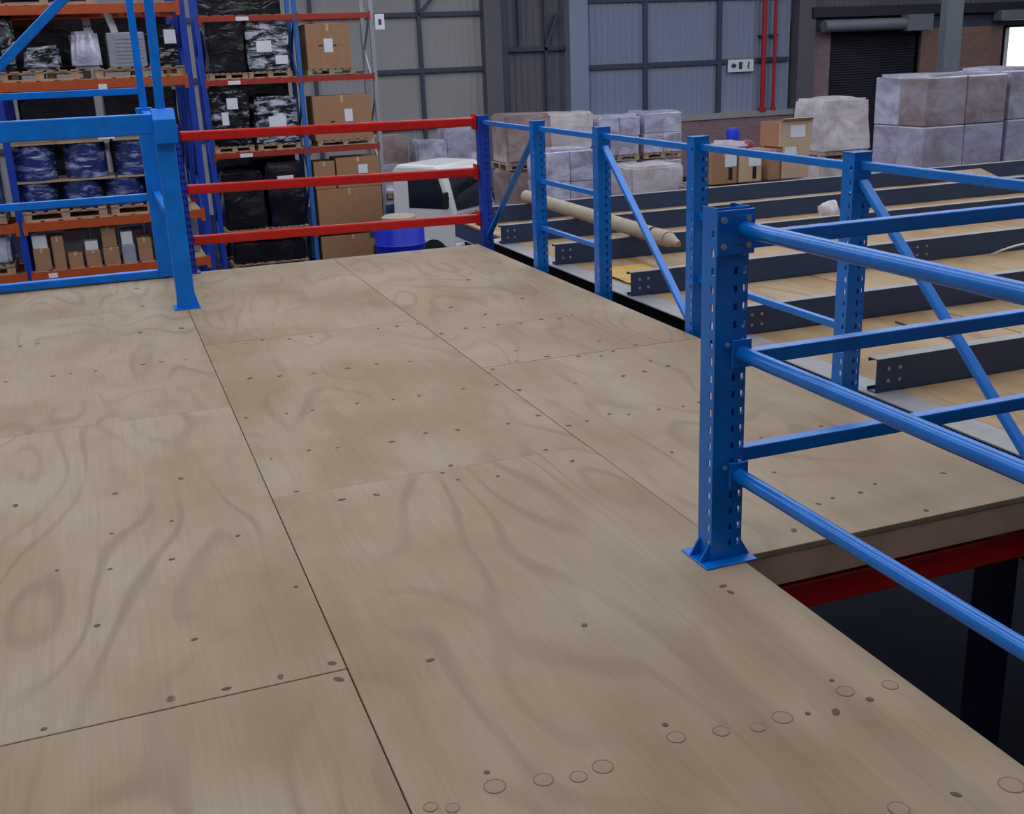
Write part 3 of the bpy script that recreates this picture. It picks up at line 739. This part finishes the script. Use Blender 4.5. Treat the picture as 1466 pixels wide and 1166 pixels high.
# small boxes on the lowest shelf
zb = -1.40+SH
random.seed(11)
names = ['first', 'second', 'third', 'fourth', 'fifth', 'sixth', 'seventh', 'eighth', 'ninth', 'tenth']
x = -1.12
rowA = [(.26,.33),(.19,.50),(.23,.22),(.24,.24),(.26,.26),(.22,.28),(.23,.36),(.25,.30),(.24,.42)]
for i, (w, h) in enumerate(rowA):
    m = CARTON if i in (0, 1, 2, 3, 4, 6) else GREY_GOODS
    carton(x, x+w-.02, 18.05, 18.4, zb, zb+h, f'{names[i]} small {"brown" if m is CARTON else "pale grey"} box from left along the low shelf', m, group='small boxes on the low shelf', tape=m is CARTON)
    if i in (0, 3, 4, 5, 7):
        h2 = (.2, 0, 0, .14, .32, .2, 0, .16, 0)[i]; m2 = CARTON if i == 4 else PLASTIC_W
        carton(x+.01, x+w-.04, 18.07, 18.38, zb+h+.0025, zb+h+h2, f'small {"brown" if m2 is CARTON else "white"} box on top of the {names[i]} low shelf box', m2, group='small boxes on the low shelf', tape=m2 is CARTON)
    x += w+.02
for i in range(6):
    carton(-1.1+i*.42, -.72+i*.42, 18.5, 18.95, zb, zb+.45+.07*(i % 3), f'{names[i]} grey rear box from left on the low shelf', GREY_GOODS, group='rear boxes on the low shelf', tape=False)
# level at 1.38: pallets with wrapped things
pallet(-.62, 18.55, 1.38+SH, 1.1, 1.0, 'wooden pallet under dark crumpled goods on the upper left shelf', None, 'pallets in the left rack')
pallet(.80, 18.55, 1.38+SH, 1.3, 1.0, 'wooden pallet under the silver appliance on the upper left shelf', None, 'pallets in the left rack')
zu = 1.38+SH+.14
wrapped(-.55, 18.45, zu, .6, .7, .36, FILM_STREAK, 'low crumpled dark wrapped bundle on the upper left shelf', 'wrapped_bundle', 'bundles in the left rack', .06, .15, pal=False)
wrapped(-1.0, 18.5, zu, .26, .8, .9, FILM_BLACK, 'tall dark wrapped bundle behind the blue diagonal arm', 'wrapped_bundle', 'bundles in the left rack', .06, .1, pal=False)
wrapped(.06, 18.4, zu, .46, .6, .58, FILM_SILVER, 'pale silver wrapped bundle beside the silver appliance', 'wrapped_bundle', 'bundles in the left rack', .05, .15, pal=False)
ap = thing('appliance', 'silver-grey appliance with dark side panel on the upper left shelf', 'appliance', (.62, 18.4, zu))
MB().box(.38, .92, 18.1, 18.75, zu, zu+.50).build('housing', GREY_GOODS, ap, .02)
MB().box(.36, .39, 18.12, 18.73, zu+.02, zu+.47).build('side_panel', DARK_GOODS, ap)
for k in range(7): MB().box(.50, .88, 18.092, 18.10, zu+.07+k*.055, zu+.1+k*.055).build('louvre', GALV, ap)
MB().bar((.52, 18.4, zu+.50), (.42, 18.4, zu+.86), .1, .3, (0,1,0)).build('raised_flap', PLASTIC_W, ap)
wrapped(1.25, 18.45, zu, .34, .7, .62, FILM_BLACK, 'narrow dark wrapped stack with white label right of silver appliance', 'wrapped_bundle', 'bundles in the left rack', .04, .05, pal=False, sheet_label=[(.04, .42, .17, .2)])
wrapped(-.4, 18.6, 2.43+SH, 1.4, 1.0, 1.1, FILM_BLACK, 'wrapped black load at the very top of the left rack', group='loads in the left rack')
wrapped(-2.6, 18.55, 1.38+SH, 1.2, 1.0, 1.0, FILM_BLACK, 'wrapped black load in leftmost rack bay past the gate', group='loads in the left rack')
wrapped(-2.0, 18.55, -.65+SH, 1.2, 1.0, 1.1, FILM_BLUE, 'wrapped blue load in the leftmost rack bay past the gate', group='loads in the left rack')
wrapped(-2.0, 18.55, -1.40, 1.2, 1.0, .58, FILM_SILVER, 'low silver load in leftmost rack bay under blue load', group='loads in the left rack')

# ------------------------------------------------------------------ right rack (front face y = 28)
RR = rack('farther blue and shade-darkened orange pallet rack with big cartons behind red guard rails', (2.65, 4.97, 6.85), 28.0, 1.1, (2.67, 1.22, -.50, -2.55), .13, (BLUE_RACK, BLUE_RACK_LIGHT, GALV), (ORANGE_SHADED, ORANGE_SHADED), 4.6)
for x, z in ((3.35, 1.15), (3.45, -.57), (3.7, 2.6)): MB().box(x-.15, x+.15, 27.97, 27.985, z-.05, z+.04).build('beam_label', PAPER, RR)
for z in (2.67, 1.22, -.50, -2.55):
    for k in range(14): MB().box(2.72+k*.295, 2.72+k*.295+.2, 28.04, 29.05, z, z+.012).build('shelf_slat', PALLET, RR)
MB().box(6.92, 7.16, 27.93, 27.96, 2.25, 2.62).build('end_sign', PAPER, RR, .01)
MB().box(7.0, 7.08, 27.925, 27.93, 2.36, 2.5).build('sign_mark', GIRT, RR)
MB().bar((6.85, 27.985, 2.43), (7.04, 27.97, 2.43), .04, .02, (0,0,1)).build('sign_bracket', GALV, RR)
def L(z): return z+.012
for i, (z, h, lab) in enumerate(((GZ, 2.0, 'lowest dark load behind the black loads of far rack'), (GZ+2.0, 1.9, 'second dark load from ground behind far rack'), (GZ+3.9, 1.9, 'third dark load from ground behind far rack'), (GZ+5.8, 1.6, 'topmost dark load behind far rack'))):
    wrapped(3.8, 29.9, z, 2.2, 1.0, h, FILM_DARK, lab, group='dark loads behind the far rack')
wrapped(3.25, 28.5, L(1.22), .9, .95, 1.35, FILM_DARK, 'tall dark wrapped load left in the upper middle bay of far rack', group='loads in the far rack')
wrapped(4.25, 28.5, L(1.22), 1.05, .95, 1.38, FILM_STREAK, 'black and silver wrapped load right in the upper middle bay of far rack', group='loads in the far rack', amp=.05, sheet_label=[(-.1, .72, .36, .26), (.3, .4, .3, .2)])
wrapped(3.2, 28.5, L(-.50), .95, .95, 1.45, FILM_BLACK, 'dark wrapped load left behind the top red rail in far rack', group='loads in the far rack', amp=.05, sheet_label=[(.05, 1.15, .26, .26), (-.15, .8, .16, .3)])
wrapped(4.3, 28.5, L(-.50), 1.05, .95, 1.3, FILM_STREAK, 'silver-streaked wrapped load right behind the top red rail in far rack', group='loads in the far rack', amp=.05, sheet_label=[(0, .62, .42, .36)])
wrapped(3.3, 28.5, L(-2.55), 1.05, .95, 1.6, FILM_DARK, 'black wrapped load left behind the middle red rail', group='loads in the far rack', amp=.05)
wrapped(4.35, 28.5, L(-2.55), .95, .95, 1.75, FILM_DARK, 'black wrapped load right behind the middle red rail', group='loads in the far rack', amp=.05, sheet_label=[(.0, 1.3, .4, .2)])
wrapped(3.8, 28.5, GZ, 1.9, .95, .68, FILM_DARK, 'low black load on the ground under the far rack', group='loads in the far rack')
pallet(5.75, 28.5, L(1.22), 1.2, 1.0, 'wooden pallet under the topmost carton of far rack', None, 'pallets in the far rack')
carton(5.18, 6.27, 28.02, 28.9, L(1.22)+.14, L(1.22)+1.2, 'big brown carton with white paper label, topmost in the far rack', CARTON, (.5, .52, .22, .32), 'big cartons in the far rack', True, .52)
pallet(5.95, 28.5, L(-.50), 1.4, 1.0, 'wooden pallet under the carton just above the top red rail', None, 'pallets in the far rack')
carton(5.2, 6.68, 28.02, 28.9, L(-.50)+.14, L(-.50)+1.22, 'big brown carton with white label just above the top red rail', CARTON, (.6, .55, .2, .3), 'big cartons in the far rack', True, .42)
carton(5.08, 5.62, 28.02, 28.9, -1.55, -.86, 'narrow brown carton left of the labelled one between red rails', CARTON, None, 'big cartons in the far rack')
wide = carton(5.66, 6.80, 28.02, 28.9, -1.55, -.80, 'wide brown carton with white and yellow label between red rails', CARTON, (.6, .6, .24, .22), 'big cartons in the far rack')
MB().box(6.22, 6.46, 28.012, 28.019, -1.34, -1.26).build('yellow_label', YELLOW, wide)
carton(5.10, 6.78, 28.0, 28.95, L(-2.55)+.0, -1.56, 'largest brown carton low in far rack behind lowest red rail', CARTON, None, 'big cartons in the far rack')
carton(5.10, 6.78, 28.0, 28.95, GZ, -2.75, 'brown carton on the ground under the largest carton of far rack', CARTON, None, 'big cartons in the far rack')

# ------------------------------------------------------------------ blue tank, truck, goods beyond
tk = thing('water_tank', 'bright blue plastic tank with pale lid beyond the red rails', 'tank', (5.72, 22.3, GZ))
MB().lathe([(.50, GZ), (.52, GZ+.05), (.52, GZ+.6), (.54, GZ+.63), (.52, GZ+.66), (.52, GZ+1.2), (.54, GZ+1.23), (.52, GZ+1.26), (.52, GZ+1.55), (.44, GZ+1.68)], 28, (5.72, 22.3)).build('tank_body', TANK_BLUE, tk)
MB().lathe([(.34, GZ+1.68), (.36, GZ+1.70), (.36, GZ+1.78), (.30, GZ+1.82)], 24, (5.72, 22.3)).build('tank_lid', CARD_TUBE, tk)
truck = thing('truck', 'white cab-over truck parked beyond the corner of the red rails', 'truck', (7.85, 25.75, GZ), None, math.radians(38))
truck.scale = (1.05, 1.05, 1.05)
def tp(b, name, mat, parent=truck, bevel=0): return b.build(name, mat, parent, bevel, local=True)
hw = .86
prof = [(-.75, .55), (-.82, .75), (-.80, 1.35), (-.50, 2.25), (-.30, 2.40), (.75, 2.42), (.90, 2.30), (.95, .55)]
tp(MB().prism(prof, 'x', -hw, hw), 'cab', WHITE_CAR, bevel=.07)
tp(MB().quadbox([(-.74,-.80,1.42),(.74,-.80,1.42),(.74,-.77,1.42),(-.74,-.77,1.42),(-.66,-.535,2.16),(.66,-.535,2.16),(.66,-.5,2.16),(-.66,-.5,2.16)]), 'windscreen', GLASS_D)
for s in (-1, 1):
    tp(MB().prism([(-.62, 1.45), (-.40, 2.12), (.45, 2.12), (.45, 1.45)], 'x', s*hw-.01*(s > 0), s*(hw+.008)), 'side_window', GLASS_D)
    tp(MB().box(min(s*.40, s*.78), max(s*.40, s*.78), -.85, -.79, .88, 1.06), 'headlight', LAMP, bevel=.02)
    m = tp(MB().box(min(s*.98, s*1.14), max(s*.98, s*1.14), -.75, -.68, 1.5, 1.85), 'mirror', RUBBER, bevel=.02)
    tp(MB().bar((s*.85, -.65, 1.7), (s*1.0, -.7, 1.7), .03, .03), 'mirror_arm', RUBBER)
    for y in (-.2, 1.2): tp(MB().cyl((s*.62, y, .38), (s*.88, y, .38), .38, 20), 'wheel', RUBBER)
tp(MB().box(-.88, .88, -.92, -.76, .42, .70), 'bumper', WHITE_CAR, bevel=.04)
tp(MB().box(-.45, .45, -.835, -.80, 1.12, 1.28), 'grille', STEEL_BLACK)
tp(MB().box(-.35, .35, .9, 1.6, .45, .70), 'chassis', STEEL_BLACK)
tp(MB().box(-.95, .95, 1.02, 1.6, .72, .86), 'flatbed', STEEL_DARK)
tp(MB().box(-.95, .95, 1.02, 1.08, .86, 1.5), 'headboard', STEEL_DARK)

def stack(x0, x1, y, d, tiers, what, group='wrapped pallets beyond the joists', amp=.035, taper=0.0):
    z = GZ
    for h, mat, lab in tiers:
        if isinstance(mat, tuple): boxed((x0+x1)/2, y+d/2, z, x1-x0, d, h-.05, mat, lab, group, (2, 2, 2), x0*7+z); z += h; continue
        wrapped((x0+x1)/2, y+d/2, z, x1-x0, d, h, mat, lab, group=group, amp=amp, taper=taper); z += h
low = 'hidden bottom load under '
BIG = (FILM_GREY, FILM_GREY, FILM_MAUVE, FILM_GREY, FILM_SILVER)
SIL = (FILM_SILVER, FILM_SILVER, FILM_GREY, FILM_SILVER)
stack(8.71, 9.86, 23.72, 1.08, [(1.2, FILM_BROWN, 'bottom load of the brown stack behind corner diagonal brace'), (1.2, FILM_BROWN, 'middle load of the brown stack behind corner diagonal brace'), (1.24, FILM_BROWN, 'top brown film-wrapped load behind the corner diagonal brace')], '')
stack(10.13, 11.48, 25, 1.1, [(1.25, FILM_SILVER, 'bottom load of the second stack from left beyond joists'), (1.25, FILM_SILVER, 'middle load of the second stack from left beyond joists'), (1.06, FILM_WHITE, 'top pale load of the second stack from left beyond joists')], '')
stack(8.95, 10.09, 22, 1.1, [(1.45, FILM_SILVER, 'bottom load of the front left silver stack beyond joists'), (1.5, SIL, 'top silver load with white label in front left stack beyond joists')], '')
stack(11.62, 12.72, 25, 1.1, [(1.2, FILM_SILVER, 'bottom load of the third stack from left beyond joists'), (1.1, SIL, 'middle load of the third stack from left beyond joists'), (1.12, SIL, 'top silver load of the third stack from left beyond joists')], '')
stack(12.86, 13.92, 25, 1.1, [(1.2, FILM_SILVER, 'bottom load of the shiny stack beside the brick dado'), (1.1, SIL, 'middle load of the shiny stack beside the brick dado'), (1.16, SIL, 'top shiny silver load with brick dado to its right')], '', amp=.05)
stack(10.97, 12.32, 22, 1.1, [(1.2, FILM_WHITE, 'bottom load of the low flat white stack beyond joists'), (1.26, FILM_WHITE, 'low flat-topped white load in front of silver stacks')], '')
stack(10.75, 12.14, 12.5, 1.1, [(1.45, FILM_GREY, 'bottom load of the big tower at right'), (1.45, BIG, 'middle load of the big tower at right'), (1.52, BIG, 'top of the big grey film-wrapped tower nearest the column')], '', amp=.03)
stack(12.26, 13.6, 12.55, 1.1, [(1.45, FILM_GREY, 'bottom load of the tower at right picture edge'), (1.45, FILM_GREY, 'middle load of the tower at right picture edge'), (1.55, BIG, 'top load of the tower cut off by right picture edge')], '', amp=.04)
stack(13.05, 14.25, 18, 1.1, [(1.5, FILM_WHITE, 'bottom load of the white stack before the dark shutter'), (1.2, FILM_WHITE, 'middle load of the white stack before the dark shutter'), (1.2, FILM_WHITE, 'top white wrapped load in front of the dark shutter')], '', amp=.06, taper=.1)
stack(9.4, 10.5, 16, 1.1, [(1.34, FILM_BROWN, 'bottom load under the row of cartons, left'), (1.34, FILM_BROWN, 'load carrying the two left cartons beyond joists')], '')
stack(10.56, 11.6, 16, 1.1, [(1.34, FILM_BROWN, 'bottom load under the row of cartons, right'), (1.34, FILM_BROWN, 'load carrying the two right cartons beyond joists')], '')
zc = GZ+2.68+.015  # pale fronts in this row hold light from the door in their colour
carton(9.50, 9.98, 16.05, 16.7, zc, zc+.54, 'leftmost brown carton with white label in row beyond joists', CARTON, (.74, .74, .22, .24), 'cartons beyond the joists', mark=(.74, .3, .07, .2))
carton(10.02, 10.46, 16.05, 16.7, zc, zc+.50, 'second carton with white label in row beyond joists', CARTON2, (.68, .74, .24, .22), 'cartons beyond the joists', mark=(.68, .3, .07, .2))
carton(10.60, 10.82, 16.05, 16.7, zc, zc+.50, 'narrow brown carton third in row beyond joists', CARTON, None, 'cartons beyond the joists')
carton(10.86, 11.40, 16.05, 16.7, zc, zc+.54, 'lit-coloured carton under the open white-labelled box beyond joists', CARTON2, (.3, .8, .24, .2), 'cartons beyond the joists')
bx = thing('open_carton', 'open-topped carton with lit-coloured front and white label stacked highest in carton row', 'box', (11.1, 16.35, zc+.54), 'cartons beyond the joists')
MB().box(10.80, 11.44, 16.05, 16.08, zc+.54, zc+.94).build('lit_front_panel', CARTON2, bx); MB().box(10.80, 11.44, 16.62, 16.65, zc+.54, zc+.94).build('rear_panel', CARTON, bx)
MB().box(10.80, 10.83, 16.08, 16.62, zc+.54, zc+.94).build('side_panel', CARTON, bx); MB().box(11.41, 11.44, 16.08, 16.62, zc+.54, zc+.94).build('side_panel', CARTON, bx)
MB().box(10.83, 11.41, 16.08, 16.62, zc+.54, zc+.56).build('bottom_panel', CARTON, bx)
MB().bar((11.12, 16.06, zc+.94), (11.12, 15.98, zc+1.0), .6, .012).build('flap', CARTON2, bx)
MB().box(11.0, 11.3, 16.042, 16.05, zc+.68, zc+.88).build('paper_label', PAPER, bx)
wrapped(10.0, 16.35, zc+.545, .5, .6, .16, FILM_WHITE, 'crumpled white packet lying on top of two left cartons', 'packet', None, .04, .1, 'packet', pal=False)
lump = tag(lumpy('red_sack', 10.72, 16.93, zc, .22, .2, .62, RED_GOODS, 5.0, .12), 'dark red sack behind the carton row', 'sack')
dd = thing('blue_barrel', 'small dark blue barrel against the brick dado', 'barrel', (12.5, 20.3, GZ), None)
MB().lathe([(.13, GZ), (.14, GZ+.1), (.14, GZ+2.4), (.15, GZ+2.45), (.14, GZ+2.5), (.14, GZ+3.2), (.11, GZ+3.28)], 16, (12.5, 20.3)).build('barrel_body', TANK_BLUE, dd)
# goods behind the truck
stack(7.35, 8.4, 31, 1.0, [(1.5, FILM_BROWN, 'bottom load of brown stack behind the truck'), (1.4, FILM_BROWN, 'top brown load behind the truck roof')], '', 'goods behind the truck')
stack(8.5, 9.4, 30.5, 1.0, [(1.4, FILM_SILVER, 'bottom load of silver stack behind the truck'), (1.35, FILM_SILVER, 'top silver load behind the truck roof')], '', 'goods behind the truck', .07)
stack(9.5, 10.5, 31, 1.0, [(1.5, FILM_DARK, 'bottom load of dark stack behind the corner post'), (1.5, FILM_GREY, 'top grey load behind the corner post')], '', 'goods behind the truck', .07)
stack(6.9, 7.9, 29.6, .9, [(1.3, FILM_SILVER, 'bottom load of low crumpled silver stack left of truck'), (.9, FILM_SILVER, 'low crumpled silver load left of the truck roof')], '', 'goods behind the truck', .09)
